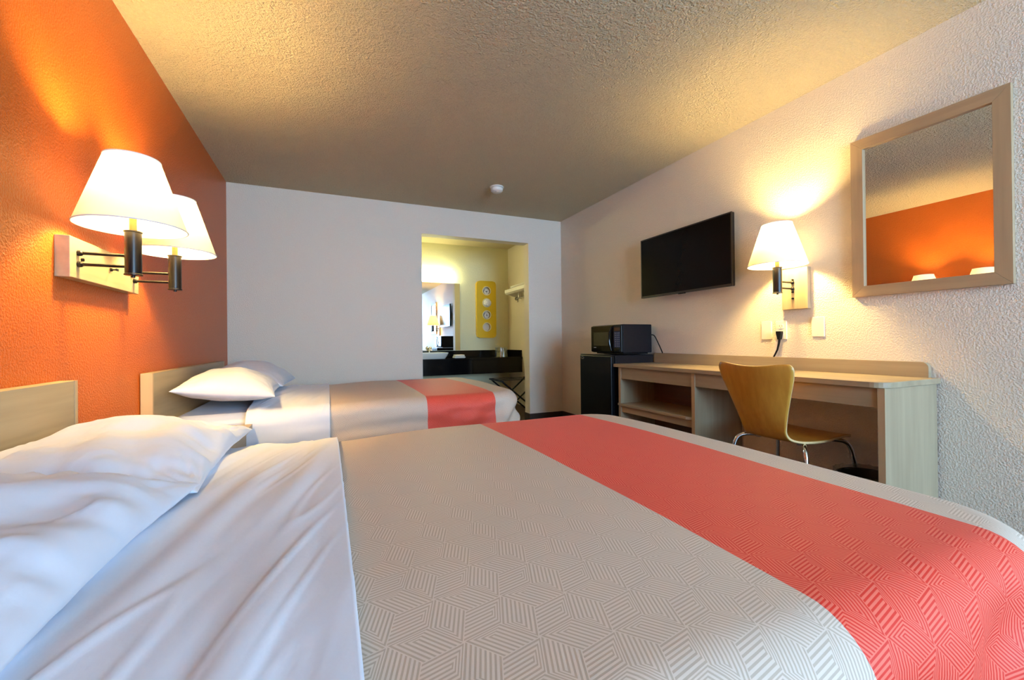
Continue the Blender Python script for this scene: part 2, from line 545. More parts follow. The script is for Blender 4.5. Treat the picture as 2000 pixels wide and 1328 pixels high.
def make_bed(name, y0, y1, labels, seed, sheet_s0, sheet_s1, r0, r1):
    yc = (y0 + y1) / 2
    m0, m1 = y0 + 0.055, y1 - 0.055
    bed = thing(name, (1.0, yc, 0), labels[0], 'bed')
    mt = MB().prism(rrect(0.062, BX1 - 0.065, m0, m1, 0.10), 'z', 0.375, BT - 0.030)
    obj('mattress', mt, 'sheet', bed, smooth=True, bevel=0.05)
    obj('bed_base', B(0.08, BX1 - 0.16, y0 + 0.12, y1 - 0.12, 0.0, 0.375), 'bed_base', bed, bevel=0.005)
    # bedspread: beige field, red band, beige foot
    sp = thing('bedspread', (1.3, yc, BT), labels[1], 'bedspread')
    hang = math.pi / 2 * RND + (BT - 0.385 - RND)
    s_end = BX1 - RND + hang
    cover('beige_field', 'spread', sp, y0, y1, 0.62, r0, 0.003, 0.385, seed, 44, 120)
    cover('red_band', 'spread_red', sp, y0, y1, r0, r1, 0.003, 0.385, seed, 28, 120)
    cover('beige_foot', 'spread', sp, y0, y1, r1, s_end, 0.003, 0.385, seed, 44, 120)
    sh = cover('folded_sheet', 'sheet', None, y0, y1, sheet_s0, sheet_s1, 0.011, 0.388, seed, 120, 220, 0.004, 0.010, sheet_wrinkle(seed, 0.009), thick=0.0085)
    tag(sh, labels[2], 'sheet')
    return bed

NY0, NY1 = 0.285, 1.745
FY0, FY1 = 2.645, 4.075
make_bed('bed', NY0, NY1, (
    'bed nearest the viewer, low mattress on a dark base',
    'beige patterned bedspread with bright red band filling the foreground',
    'white top sheet folded back over the foreground bedspread'), 1.7, 0.30, 0.862, 1.415, 1.905)
make_bed('bed', FY0, FY1, (
    'farther bed standing along the white back wall, low mattress on dark base',
    'beige bedspread with red band on the farther bed by the doorway',
    'white top sheet folded down and draped over side of farther bed'), 5.3, 0.425, 0.842, 1.405, 1.865)

def pillow(a, b, h, loc, rx, ry, rz, seed, label, floor_z, wr=0.006, group=None):
    n = 72
    mb = MB()
    R = Matrix.Rotation(rz, 3, 'Z') @ Matrix.Rotation(ry, 3, 'Y') @ Matrix.Rotation(rx, 3, 'X')
    L = Vector(loc)
    idx = {}
    def put(i, j, side):
        u, v = 2 * i / n - 1, 2 * j / n - 1
        # bunch samples at the rim
        u = math.sin(u * math.pi / 2); v = math.sin(v * math.pi / 2)
        x = a * u * (1 - 0.075 * (1 - v * v)); y = b * v * (1 - 0.055 * (1 - u * u))
        e = max(0.0, (1 - u * u)) ** 0.55 * max(0.0, (1 - v * v)) ** 0.42
        z = h * e * (0.64 if side > 0 else -0.36)
        # puckers running in from the seams and broad dents
        rim = (1 - e)
        w = noise.noise(Vector((u * 2.2 + seed, v * 2.2, seed))) * 2.2
        w += noise.noise(Vector((u * 2.0, v * 9.0 + seed, seed * 2))) * (0.4 + 0.9 * abs(u) ** 3)
        w += noise.noise(Vector((u * 9.0 + seed, v * 2.0, seed * 3))) * 0.8 * abs(v) ** 3
        ang = math.atan2(1 - abs(v), 1 - abs(u) + 1e-6)
        w += noise.noise(Vector((ang * 7.0, seed + (1 if u > 0 else 5), 3 if v > 0 else 9))) * 1.3 * sstep(0.5, 1.0, abs(u * v) ** 0.5)
        cr = noise.noise(Vector((u * 2.5 + v * 2.0 + seed, v * 7.0 - u * 1.5, seed * 1.7)))
        w += max(0.0, 1 - abs(cr) * 6.0) ** 2 * 0.55 * max(0.0, 0.4 + noise.noise(Vector((u * 2, v * 2, seed + 4))))
        z += w * wr * min(1.0, e * 2.2) * (1 if side > 0 else 0.5)
        p = L + R @ Vector((x, y, z))
        if p.z < floor_z:
            p.z = floor_z + 0.0005 * (1 if side > 0 else 0)
        return p
    for side in (1, -1):
        for i in range(n + 1):
            for j in range(n + 1):
                rimv = i in (0, n) or j in (0, n)
                if side < 0 and rimv:
                    idx[(i, j, -1)] = idx[(i, j, 1)]; continue
                idx[(i, j, side)] = len(mb.v); mb.v.append(tuple(put(i, j, side)))
    for i in range(n):
        for j in range(n):
            q = [idx[(i, j, 1)], idx[(i + 1, j, 1)], idx[(i + 1, j + 1, 1)], idx[(i, j + 1, 1)]]
            mb.f.append(tuple(q))
            q = [idx[(i, j, -1)], idx[(i, j + 1, -1)], idx[(i + 1, j + 1, -1)], idx[(i + 1, j, -1)]]
            mb.f.append(tuple(q))
    o = obj('pillow', mb, 'pillowcase', None, base=(loc[0], loc[1], floor_z), smooth=True, angle=0)
    return tag(o, label, 'pillow', group)

PZ = BT + 0.022
pillow(0.245, 0.355, 0.135, (0.335, 1.43, PZ + 0.030), 0, 0.05, 0.0, 2.1, 'white pillow on the foreground bed, corner pointing at the nightstand', PZ, 0.014)
pillow(0.250, 0.350, 0.140, (0.315, 0.775, PZ + 0.036), 0.0, 0.05, -0.03, 7.7, 'white pillow at the lower left picture edge, nearest the viewer', PZ, 0.014)
pillow(0.235, 0.34, 0.185, (0.315, 2.985, PZ + 0.065), 0.0, 0.12, 0.05, 4.4, 'plump white pillow lying in front on the farther bed', BT - 0.02)
pillow(0.235, 0.34, 0.20, (0.335, 3.64, PZ + 0.075), 0, 0.16, -0.05, 9.2, 'white pillow behind the plump one, next to the back wall', PZ)

def headboard(y0, y1, top, label):
    hb = thing('headboard', (0.0, (y0 + y1) / 2, 0.30), label, 'headboard', 'wooden headboards')
    obj('panel', B(0.004, 0.050, y0 + 0.018, y1 - 0.018, 0.30, top), 'wood_y', hb, bevel=0.0015)
    obj('end_board', B(0.004, 0.0515, y0, y0 + 0.018, 0.30, top), 'wood_edge', hb, bevel=0.001)
    obj('end_board', B(0.004, 0.0515, y1 - 0.018, y1, 0.30, top), 'wood_edge', hb, bevel=0.001)
headboard(0.345, 1.911, 0.845, 'pale wooden headboard at left edge, behind the foreground pillows')
headboard(2.58, 4.147, 0.825, 'pale wooden headboard of the farther bed, in the orange corner')

# ------------------------------------------------------------------ nightstand
ns = thing('nightstand', (0.22, 2.26, 0), 'pale wooden nightstand between the two beds', 'nightstand')
obj('top', B(0.056, 0.462, 1.95, 2.615, 0.512, 0.537), 'wood_y', ns, bevel=0.002)
obj('body', MB().box(0.015, 0.435, 1.965, 1.985, 0.0, 0.512).box(0.056, 0.435, 2.58, 2.60, 0.0, 0.512).box(0.015, 0.03, 1.985, 2.58, 0.05, 0.512)
    .box(0.03, 0.435, 1.985, 2.58, 0.05, 0.07).box(0.03, 0.42, 1.985, 2.58, 0.33, 0.348), 'wood_z', ns)
dr = obj('drawer', B(0.40, 0.440, 1.990, 2.575, 0.355, 0.505), 'wood_y', ns, bevel=0.002)
obj('knob', MB().lathe([(0.0, 0.0), (0.006, 0.0), (0.006, 0.012), (0.013, 0.018), (0.013, 0.025), (0.0, 0.028)], (0.440, 2.28, 0.43), 16, 'x'), 'steel', dr, smooth=True)

# ------------------------------------------------------------------ swing-arm wall lamps
def lamp_arm(root, attach, axis_xy, zc0, zc1, zs0, zs1, rb, rt, sgn, bulb='bulb'):
    """two rods from the plate to a holder with stem, bulb and shade"""
    ax, ay = axis_xy
    for z in attach[1]:
        a = obj('arm', MB().tube([(attach[0], ay, z), (ax - sgn * 0.018, ay, z)], 0.0055, 10), 'black_metal', root, smooth=True)
        obj('collar', MB().lathe([(0.0, 0), (0.010, 0), (0.010, 0.010), (0.0065, 0.014), (0.0, 0.014)] if sgn > 0 else
                                 [(0.0, 0), (0.010, 0), (0.010, -0.010), (0.0065, -0.014), (0.0, -0.014)], (attach[0], ay, z), 14, 'x'), 'black_metal', a, smooth=True)
    h = zc1 - zc0
    hold = obj('lamp_holder', MB().lathe([(0.0, 0), (0.027, 0), (0.027, 0.004), (0.0245, 0.006), (0.0245, h - 0.006), (0.027, h - 0.004), (0.027, h), (0.0, h)],
               (ax, ay, zc0), 28), 'black_metal', root, smooth=True)
    obj('turn_switch', MB().lathe([(0.0, -0.008), (0.006, -0.008), (0.006, 0.0), (0.0, 0.0)], (ax, ay, zc0), 12), 'black_metal', hold, smooth=True)
    obj('stem', MB().lathe([(0.0, 0), (0.011, 0), (0.011, 0.055), (0.016, 0.058), (0.016, 0.062), (0.0, 0.062)], (ax, ay, zc1), 18), 'brass', hold, smooth=True)
    bz = zs0 + 0.160
    obj('bulb', MB().lathe([(0.0, -0.055), (0.012, -0.05), (0.014, -0.03), (0.028, -0.004), (0.030, 0.012), (0.024, 0.030), (0.012, 0.040), (0.0, 0.042)], (ax, ay, bz), 16), bulb, root, smooth=True)
    sh = obj('lamp_shade', MB().lathe([(rb, 0), (rb * 0.75 + rt * 0.25, (zs1 - zs0) * 0.25), ((rb + rt) / 2, (zs1 - zs0) / 2), (rb * 0.25 + rt * 0.75, (zs1 - zs0) * 0.75), (rt, zs1 - zs0)], (ax, ay, zs0), 56), 'shade', root, smooth=True, angle=0)
    for r, z in ((rb, zs0), (rt, zs1)):
        obj('trim_ring', MB().tube([(ax + r * math.cos(2 * math.pi * k / 56), ay + r * math.sin(2 * math.pi * k / 56), z) for k in range(57)], 0.0024, 6), 'sheet', sh, smooth=True)
    sp = MB()
    for k in range(3):
        a = 2 * math.pi * k / 3 + 0.5
        sp.tube([(ax, ay, zs1 - 0.03), (ax + rt * math.cos(a), ay + rt * math.sin(a), zs1 - 0.004)], 0.0016, 6)
    obj('shade_carrier', sp, 'brass', sh)

RB, RT = 0.158, 0.080
dl = thing('wall_lamp', (0.0, 2.177, 1.265), 'double lamp with two lit cream shades on the orange wall', 'wall lamp', 'lit wall lamps')
obj('back_plate', B(0.0, 0.04, 1.895, 2.459, 1.195, 1.335), 'wood_y', dl, bevel=0.002)
lamp_arm(dl, (0.04, (1.284, 1.245)), (0.191, 1.944), 1.214, 1.373, 1.386, 1.634, RB, RT, 1, 'bulb_pair')
lamp_arm(dl, (0.04, (1.288, 1.249)), (0.190, 2.404), 1.215, 1.373, 1.386, 1.634, RB, RT, 1, 'bulb_pair')
for y, z in ((1.968, 1.265), (2.378, 1.267)):
    obj('screw', MB().lathe([(0.0, 0), (0.006, 0), (0.006, 0.007), (0.0, 0.009)], (0.04, y, z), 12, 'x'), 'black_metal', dl, smooth=True)
sw = obj('switch_knob', MB().lathe([(0.0, 0), (0.007, 0), (0.007, 0.006), (0.003, 0.008), (0.003, 0.022), (0.0, 0.022)], (0.04, 2.185, 1.265), 12, 'x'), 'black_metal', dl, smooth=True)
obj('key', B(0.058, 0.064, 2.176, 2.194, 1.260, 1.270), 'black_metal', sw, bevel=0.002)

sl = thing('wall_lamp', (W, 1.687, 1.27), 'single lit lamp on the white wall between television and mirror', 'wall lamp', 'lit wall lamps')
obj('back_plate', B(W - 0.032, W, 1.600, 1.757, 1.140, 1.392), 'wood_z', sl, bevel=0.002)
lamp_arm(sl, (W - 0.032, (1.305, 1.267)), (3.322, 1.687), 1.234, 1.391, 1.402, 1.650, RB, RT, -1)
for z in (1.322, 1.247, 1.207):
    obj('screw', MB().lathe([(0.0, 0), (0.006, 0), (0.006, -0.009), (0.0, -0.011)], (W - 0.032, 1.686, z), 12, 'x'), 'black_metal', sl, smooth=True)

# ------------------------------------------------------------------ wall mirror
mr = thing('wall_mirror', (W, 1.073, 1.182), 'wood-framed wall mirror at right, reflecting the orange wall', 'mirror')
my0, my1, mz0, mz1, fwid = 0.776, 1.371, 1.182, 2.030, 0.056
xa, xb = W - 0.024, W - 0.001
obj('mirror_glass', B(W - 0.010, W - 0.004, my0 + 0.03, my1 - 0.03, mz0 + 0.03, mz1 - 0.03), 'mirror', mr)
obj('backing', B(W - 0.004, W, my0 + 0.02, my1 - 0.02, mz0 + 0.02, mz1 - 0.02), 'dark_wood', mr)
for poly, mt_ in (([(my0, mz0), (my1, mz0), (my1 - fwid, mz0 + fwid), (my0 + fwid, mz0 + fwid)], 'wood_frame_y'),
                  ([(my0, mz1), (my1, mz1), (my1 - fwid, mz1 - fwid), (my0 + fwid, mz1 - fwid)], 'wood_frame_y'),
                  ([(my0, mz0), (my0, mz1), (my0 + fwid, mz1 - fwid), (my0 + fwid, mz0 + fwid)], 'wood_frame_z'),
                  ([(my1, mz0), (my1, mz1), (my1 - fwid, mz1 - fwid), (my1 - fwid, mz0 + fwid)], 'wood_frame_z')):
    obj('frame_rail', MB().prism(poly, 'x', xa, xb), mt_, mr, bevel=0.0012)

# ------------------------------------------------------------------ television
tv = thing('television', (W, 2.526, 1.59), 'black flat television mounted on the white wall', 'television')
ty0, ty1, tz0, tz1, tx = 2.064, 2.990, 1.332, 1.848, 3.407
obj('casing', MB().prism(rrect(ty0, ty1, tz0, tz1, 0.006, 3), 'x', tx + 0.004, tx + 0.030), 'black_plastic', tv, bevel=0.003)
obj('rear_housing', MB().prism(rrect(ty0 + 0.12, ty1 - 0.12, tz0 + 0.05, tz1 - 0.14, 0.03, 4), 'x', tx + 0.030, tx + 0.055), 'black_matte', tv, bevel=0.008)
bz = MB()
bz.box(tx, tx + 0.006, ty0, ty1, tz0, tz0 + 0.016).box(tx, tx + 0.006, ty0, ty1, tz1 - 0.009, tz1)
bz.box(tx, tx + 0.006, ty0, ty0 + 0.009, tz0 + 0.016, tz1 - 0.009).box(tx, tx + 0.006, ty1 - 0.009, ty1, tz0 + 0.016, tz1 - 0.009)
obj('bezel', bz, 'bezel', tv)
obj('screen', B(tx + 0.0015, tx + 0.004, ty0 + 0.009, ty1 - 0.009, tz0 + 0.016, tz1 - 0.009), 'screen', tv)
obj('sensor_bump', B(tx, tx + 0.012, 2.49, 2.56, tz0 - 0.007, tz0 + 0.001), 'black_plastic', tv, bevel=0.002)
obj('wall_bracket', MB().box(tx + 0.055, W, 2.42, 2.63, 1.52, 1.66).box(tx + 0.055, tx + 0.062, 2.35, 2.70, 1.45, 1.73), 'black_matte', tv)

# ------------------------------------------------------------------ switch plates, outlet, plug
def plate(y0, y1, z0, z1, label, group):
    p = thing('wall_plate', (W, (y0 + y1) / 2, (z0 + z1) / 2), label, 'wall plate', group)
    obj('cover', MB().prism(rrect(y0, y1, z0, z1, 0.004, 3), 'x', W - 0.006, W), 'white_plastic', p, bevel=0.002)
    for z in ((z0 + z1) / 2 - 0.042, (z0 + z1) / 2 + 0.042):
        obj('screw', MB().lathe([(0.0, 0), (0.0032, 0), (0.0032, -0.001), (0.0, -0.0014)], (W - 0.006, (y0 + y1) / 2, z), 10, 'x'), 'white_plastic', p)
    return p
plate(1.846, 1.916, 0.957, 1.074, 'blank white cover plate left of the outlet', 'blank plates above the desk')
plate(1.526, 1.597, 0.970, 1.087, 'blank white cover plate right of the outlet, below mirror', 'blank plates above the desk')
ot = thing('wall_outlet', (W, 1.782, 1.015), 'white double outlet on the wall above the desk', 'outlet')
oc = obj('cover', MB().prism(rrect(1.747, 1.817, 0.957, 1.073, 0.004, 3), 'x', W - 0.006, W), 'white_plastic', ot, bevel=0.002)
for z in (0.993, 1.038):
    f = obj('socket', MB().prism(rrect(1.765, 1.799, z - 0.0145, z + 0.0145, 0.010, 4), 'x', W - 0.0085, W - 0.005), 'white_plastic', ot)
    for dy in (-0.007, 0.007):
        obj('slot', B(W - 0.0088, W - 0.0084, 1.782 + dy - 0.0012, 1.782 + dy + 0.0012, z - 0.001, z + 0.008), 'slot', f)
    obj('slot', B(W - 0.0088, W - 0.0084, 1.780, 1.784, z - 0.010, z - 0.006), 'slot', f)
pc = thing('power_cord', (W - 0.02, 1.782, 0.985), 'black plug and cord hanging from the outlet to the desk', 'cord')
obj('plug', MB().rings([[(W - 0.009 - d, 1.782 + sx * w, z + sz * 0.0 ) for sx, d in ((-1, 0.0), (1, 0.0), (1, 0.026), (-1, 0.026))] for z, w, sz in
                        ((1.008, 0.017, 0), (0.995, 0.017, 0), (0.975, 0.012, 0), (0.955, 0.008, 0))]), 'black_plastic', pc, bevel=0.003, smooth=True)
obj('cable', MB().tube([(W - 0.022, 1.782, 0.96), (W - 0.022, 1.786, 0.93), (W - 0.021, 1.797, 0.89), (W - 0.020, 1.816, 0.855), (W - 0.018, 1.835, 0.825)],
                       [0.0075, 0.0062, 0.0055, 0.005, 0.005], 10), 'black_plastic', pc, smooth=True)

# ------------------------------------------------------------------ desk
dk = thing('desk', (3.27, 1.96, 0), 'long pale wooden desk with open shelves along the white wall', 'desk')
DT = 0.765
obj('desktop', MB().prism(rrect(3.028, W - 0.003, 1.018, 2.905, 0.06, 6, (0, 0, 0, 1)), 'z', DT - 0.026, DT), 'wood_y', dk, bevel=0.002)
obj('backsplash', MB().prism(rrect(1.052, 2.914, DT, 0.846, 0.028, 6, (0, 0, 1, 0)) if False else
    [(2.905, DT), (2.905, 0.848)] + [(1.080 - 0.028 * math.sin(a), 0.812 + 0.028 * math.cos(a)) for a in [math.radians(15 * k) for k in range(7)]] + [(1.052, DT)],
    'x', W - 0.028, W - 0.004), 'wood_y', dk, bevel=0.0015)
zt = DT - 0.026
obj('end_panel', B(3.046, W - 0.012, 1.030, 1.056, 0.0, zt), 'wood_z', dk, bevel=0.001)
obj('divider_panel', B(3.046, W - 0.012, 2.066, 2.094, 0.0, zt), 'wood_z', dk, bevel=0.001)
obj('end_panel', B(3.046, W - 0.012, 2.832, 2.858, 0.0, zt), 'wood_z', dk, bevel=0.001)
for y in (1.030, 2.066, 2.832):
    obj('edge_band', B(3.0445, 3.046, y, y + 0.027, 0.0, zt), 'wood_edge', dk)
obj('apron', B(3.052, 3.070, 1.056, 2.066, 0.650, zt), 'wood_y', dk)
obj('apron', B(3.052, 3.070, 2.094, 2.832, 0.645, zt), 'wood_y', dk)
obj('shelf', MB().prism([(3.034, 2.858), (3.034, 2.135), (3.052, 2.098), (3.40, 2.098), (3.40, 2.832), (3.046, 2.832), (3.046, 2.858)], 'z', 0.424, 0.443), 'wood_y', dk, bevel=0.0015)
obj('shelf_rail', B(3.056, 3.074, 2.094, 2.832, 0.372, 0.424), 'wood_y', dk)
obj('bottom_shelf', B(3.052, 3.40, 2.094, 2.832, 0.05, 0.07), 'wood_y', dk)
obj('back_panel', B(3.40, 3.412, 2.094, 2.832, 0.02, zt), 'dark_wood', dk)
obj('foot_rail', B(3.455, 3.475, 1.056, 2.066, 0.11, 0.185), 'dark_wood', dk, bevel=0.002)

# ------------------------------------------------------------------ chair
def chair(ox, oy, rz):
    ch = thing('desk_chair', (ox, oy, 0), 'bent honey plywood chair with chrome legs at the desk', 'chair')
    prof = [(0.215, 0.428), (0.195, 0.444), (0.15, 0.452), (0.05, 0.450), (-0.06, 0.442), (-0.15, 0.438), (-0.195, 0.447), (-0.222, 0.478), (-0.236, 0.53), (-0.252, 0.60), (-0.272, 0.69), (-0.290, 0.77), (-0.303, 0.845)]
    wid = [0.150, 0.185, 0.197, 0.203, 0.200, 0.165, 0.130, 0.120, 0.130, 0.150, 0.178, 0.203, 0.214]
    # catmull-rom resample
    def cr(arr, t):
        n = len(arr) - 1; i = min(int(t * n), n - 1); f = t * n - i
        g = lambda k: arr[max(0, min(n, k))]
        p0, p1, p2, p3 = g(i - 1), g(i), g(i + 1), g(i + 2)
        return 0.5 * (2 * p1 + (p2 - p0) * f + (2 * p0 - 5 * p1 + 4 * p2 - p3) * f * f + (3 * p1 - p0 - 3 * p2 + p3) * f ** 3)
    px = [p[0] for p in prof]; pz = [p[1] for p in prof]
    Rz = Matrix.Rotation(rz, 3, 'Z')
    def fn(u, v):
        b = 2 * v - 1
        x, z, w = cr(px, u), cr(pz, u), cr(wid, u)
        if u > 0.93:                                  # rounded top corners
            k = (u - 0.93) / 0.07
            w *= 1 - 0.11 * k ** 2.6
        if u < 0.06:
            k = (0.06 - u) / 0.06
            w *= 1 - 0.18 * k ** 2
        y = b * w
        back = sstep(0.55, 0.8, u)
        x += -0.030 * (1 - b * b) * back + 0.0
        z -= 0.024 * (1 - b * b) * sstep(0.85, 1.0, u) - 0.004 * (b ** 8) * 0
        z -= 0.012 * (1 - b * b) * (1 - sstep(0.3, 0.55, u)) * sstep(0.0, 0.2, u)
        z -= 0.010 * abs(b) ** 6 * sstep(0.93, 1.0, u)
        p = Rz @ Vector((x, y, z)) + Vector((ox, oy, 0))
        return p, (u, v)
    sh = obj('seat_shell', MB().grid(fn, 72, 24), ('chair_wood', 'chair_edge'), ch, smooth=True, recalc=False, angle=0)
    m = sh.modifiers.new('ply', 'SOLIDIFY'); m.thickness = 0.011; m.offset = 0; m.material_offset_rim = 1
    for sx in (-1, 1):
        for sy in (-1, 1):
            pts = [(sx * 0.03 - 0.01, sy * 0.03, 0.424), (sx * 0.125 - 0.01, sy * 0.145, 0.424), (sx * 0.165 - 0.01, sy * 0.178, 0.414), (sx * 0.183 - 0.01, sy * 0.193, 0.385), (sx * 0.195 - 0.01, sy * 0.203, 0.32), (sx * 0.235 - 0.01, sy * 0.235, 0.012)]
            pts = [Rz @ Vector(p) + Vector((ox, oy, 0)) for p in pts]
            lg = obj('leg', MB().tube(pts, 0.0105, 12, 5), 'chrome', ch, smooth=True)
            e = pts[-1]
            obj('foot_cap', MB().lathe([(0.0, -0.012), (0.013, -0.012), (0.013, 0.008), (0.0, 0.008)], e, 12), 'black_plastic', lg, smooth=True)
            q = Rz @ Vector((sx * 0.10 - 0.01, sy * 0.115, 0)) + Vector((ox, oy, 0))
            obj('clip', B(q.x - 0.012, q.x + 0.012, q.y - 0.012, q.y + 0.012, 0.410, 0.436), 'grey_plastic', ch, bevel=0.003)
    obj('hub_plate', B(ox - 0.07, ox + 0.05, oy - 0.06, oy + 0.06, 0.426, 0.432), 'chrome', ch)
chair(3.165, 1.512, 0.0)

# ------------------------------------------------------------------ refrigerator and microwave
fr = thing('mini_refrigerator', (3.24, 3.14, 0), 'black mini refrigerator beside the desk under the microwave', 'refrigerator')
fx0, fx1, fy0, fy1, fz = 3.012, 3.467, 2.915, 3.388, 0.834
obj('cabinet', B(fx0 + 0.045, fx1, fy0, fy1, 0.015, fz), 'black_matte', fr, bevel=0.006)
dr = obj('door', MB().prism(rrect(fy0, fy1, 0.04, fz - 0.004, 0.008, 3), 'x', fx0, fx0 + 0.040), 'black_plastic', fr, bevel=0.008)
obj('top_cap', B(fx0 + 0.004, fx0 + 0.045, fy0 + 0.004, fy1 - 0.004, fz - 0.004, fz + 0.006), 'black_plastic', fr, bevel=0.003)
hexp = [(3.355, 0.792), (3.367, 0.799), (3.367, 0.809), (3.355, 0.815), (3.332, 0.815), (3.320, 0.809), (3.320, 0.799), (3.332, 0.792)]
bd = obj('badge', MB().prism(hexp, 'x', fx0 - 0.002, fx0), 'steel', dr)
obj('badge_band', B(fx0 - 0.0026, fx0 - 0.002, 3.325, 3.362, 0.800, 0.808), 'black_gloss', bd)
for x in (fx0 + 0.07, fx1 - 0.04):
    for y in (fy0 + 0.04, fy1 - 0.04):
        obj('foot', MB().lathe([(0.0, 0), (0.018, 0), (0.018, 0.016), (0.0, 0.016)], (x, y, 0), 12), 'black_plastic', fr)

mw = thing('microwave', (3.27, 3.125, fz), 'small black microwave with keypad on top of the refrigerator', 'microwave')
mx0, mx1, y0, y1, z0, z1 = 3.108, 3.437, 2.897, 3.345, 0.852, 1.098
obj('shell', B(mx0 + 0.02, mx1, y0, y1, z0, z1), 'black_matte', mw, bevel=0.006)
yk = y0 + 0.112
md = obj('oven_door', MB().prism(rrect(yk, y1, z0 + 0.004, z1 - 0.004, 0.012, 4), 'x', mx0, mx0 + 0.022), 'black_gloss', mw, bevel=0.008)
obj('oven_window', B(mx0 - 0.0012, mx0 + 0.001, yk + 0.065, y1 - 0.045, z0 + 0.062, z1 - 0.062), 'oven_glass', md)
obj('maker_mark', B(mx0 - 0.0014, mx0, y1 - 0.085, y1 - 0.048, z0 + 0.042, z0 + 0.049), 'grey_plastic', md)
obj('handle', MB().tube([(mx0 - 0.004, yk + 0.022, z0 + 0.02), (mx0 - 0.012, yk + 0.034, z0 + 0.08), (mx0 - 0.014, yk + 0.036, z0 + 0.125), (mx0 - 0.012, yk + 0.030, z0 + 0.18), (mx0 - 0.004, yk + 0.010, z1 - 0.02)], 0.007, 8, 4), 'black_gloss', md, smooth=True)
kp = obj('control_panel', MB().prism(rrect(y0, yk - 0.002, z0 + 0.004, z1 - 0.004, 0.010, 4), 'x', mx0 + 0.001, mx0 + 0.022), 'black_plastic', mw, bevel=0.006)
obj('keypad', B(mx0 - 0.0003, mx0 + 0.001, y0 + 0.018, yk - 0.012, z0 + 0.048, z1 - 0.062), 'blue_panel', kp)
obj('display', B(mx0 - 0.0006, mx0 + 0.001, y0 + 0.020, yk - 0.016, z1 - 0.056, z1 - 0.026), 'display', kp)
kb = MB()
for r in range(7):
    for c in range(3):
        yy = y0 + 0.030 + c * 0.024; zz = z0 + 0.060 + r * 0.0185
        kb.box(mx0 - 0.0012, mx0 - 0.0002, yy - 0.0035, yy + 0.0035, zz - 0.003, zz + 0.003)
k_ = obj('buttons', kb, 'button', kp); k_['kind'] = 'stuff'
obj('door_button', B(mx0 - 0.003, mx0 + 0.002, y0 + 0.018, yk - 0.014, z0 + 0.012, z0 + 0.038), 'black_gloss', kp, bevel=0.002)
obj('foot_skirt', B(mx0 + 0.045, mx1 - 0.02, y0 + 0.03, y1 - 0.03, fz + 0.007, z0), 'black_plastic', mw)
obj('cord', MB().tube([(mx1 - 0.01, y0 - 0.001, z0 + 0.155), (mx1 + 0.012, y0 - 0.02, z0 + 0.145), (W - 0.035, y0 - 0.055, z0 + 0.075), (W - 0.033, y0 - 0.10, z0 - 0.004)], 0.0045, 8, 5), 'black_plastic', mw, smooth=True)

# ------------------------------------------------------------------ waste basket under the desk
wbk = thing('waste_basket', (3.245, 1.195, 0), 'black waste basket with clear liner under the desk end', 'waste basket')
obj('bin', MB().lathe([(0.0, 0.004), (0.095, 0.004), (0.122, 0.285), (0.125, 0.292), (0.119, 0.292), (0.092, 0.012), (0.0, 0.012)], (3.245, 1.195, 0), 28), 'liner_black', wbk, smooth=True)
def liner(u, v):
    a = 2 * math.pi * v
    w = noise.noise(Vector((math.cos(a) * 5, math.sin(a) * 5, u * 5))) 
    r = 0.117 + 0.014 * math.sin(u * math.pi) + 0.012 * u + w * 0.008
    z = 0.287 + 0.022 * math.sin(u * math.pi) - 0.075 * max(0, u - 0.4) + w * 0.010
    return (3.245 + r * math.cos(a), 1.195 + r * math.sin(a), z), (u, v)
obj('liner', MB().grid(liner, 10, 60), 'film', wbk, smooth=True, recalc=False, angle=0)

# ------------------------------------------------------------------ smoke detector
sd = thing('smoke_detector', (2.328, 3.745, H), 'round white smoke detector on the ceiling', 'smoke detector')
obj('base_ring', MB().lathe([(0.0, 0), (0.066, 0), (0.066, -0.010), (0.060, -0.013), (0.0, -0.013)], (2.328, 3.745, H), 32), 'white_plastic', sd, smooth=True)
obj('sensor_body', MB().lathe([(0.0, -0.013), (0.052, -0.013), (0.052, -0.016), (0.060, -0.018), (0.056, -0.040), (0.040, -0.052), (0.0, -0.054)], (2.328, 3.745, H), 32), 'white_plastic', sd, smooth=True)
obj('test_button', MB().lathe([(0.0, 0), (0.009, 0), (0.008, -0.004), (0.0, -0.005)], (2.308, 3.715, H - 0.052), 14), 'grey_plastic', sd, smooth=True)

# ------------------------------------------------------------------ vanity alcove
vc = thing('vanity_counter', (2.4, 5.95, 0.73), 'black stone vanity counter in the alcove', 'counter')
CT = 0.732
obj('worktop', B(0.95, W, 5.70, DB - 0.001, CT - 0.03, CT), 'granite', vc, bevel=0.003)
obj('front_apron', B(0.95, 2.72, 5.715, 5.740, 0.504, CT - 0.03), 'granite', vc)
obj('front_apron', B(2.724, W, 5.715, 5.740, 0.504, CT - 0.03), 'granite', vc)
obj('backsplash', B(0.95, W - 0.001, DB - 0.018, DB - 0.001, CT, 0.832), 'granite', vc)
obj('side_splash', B(W - 0.018, W, 5.72, DB - 0.018, CT, 0.832), 'granite', vc)

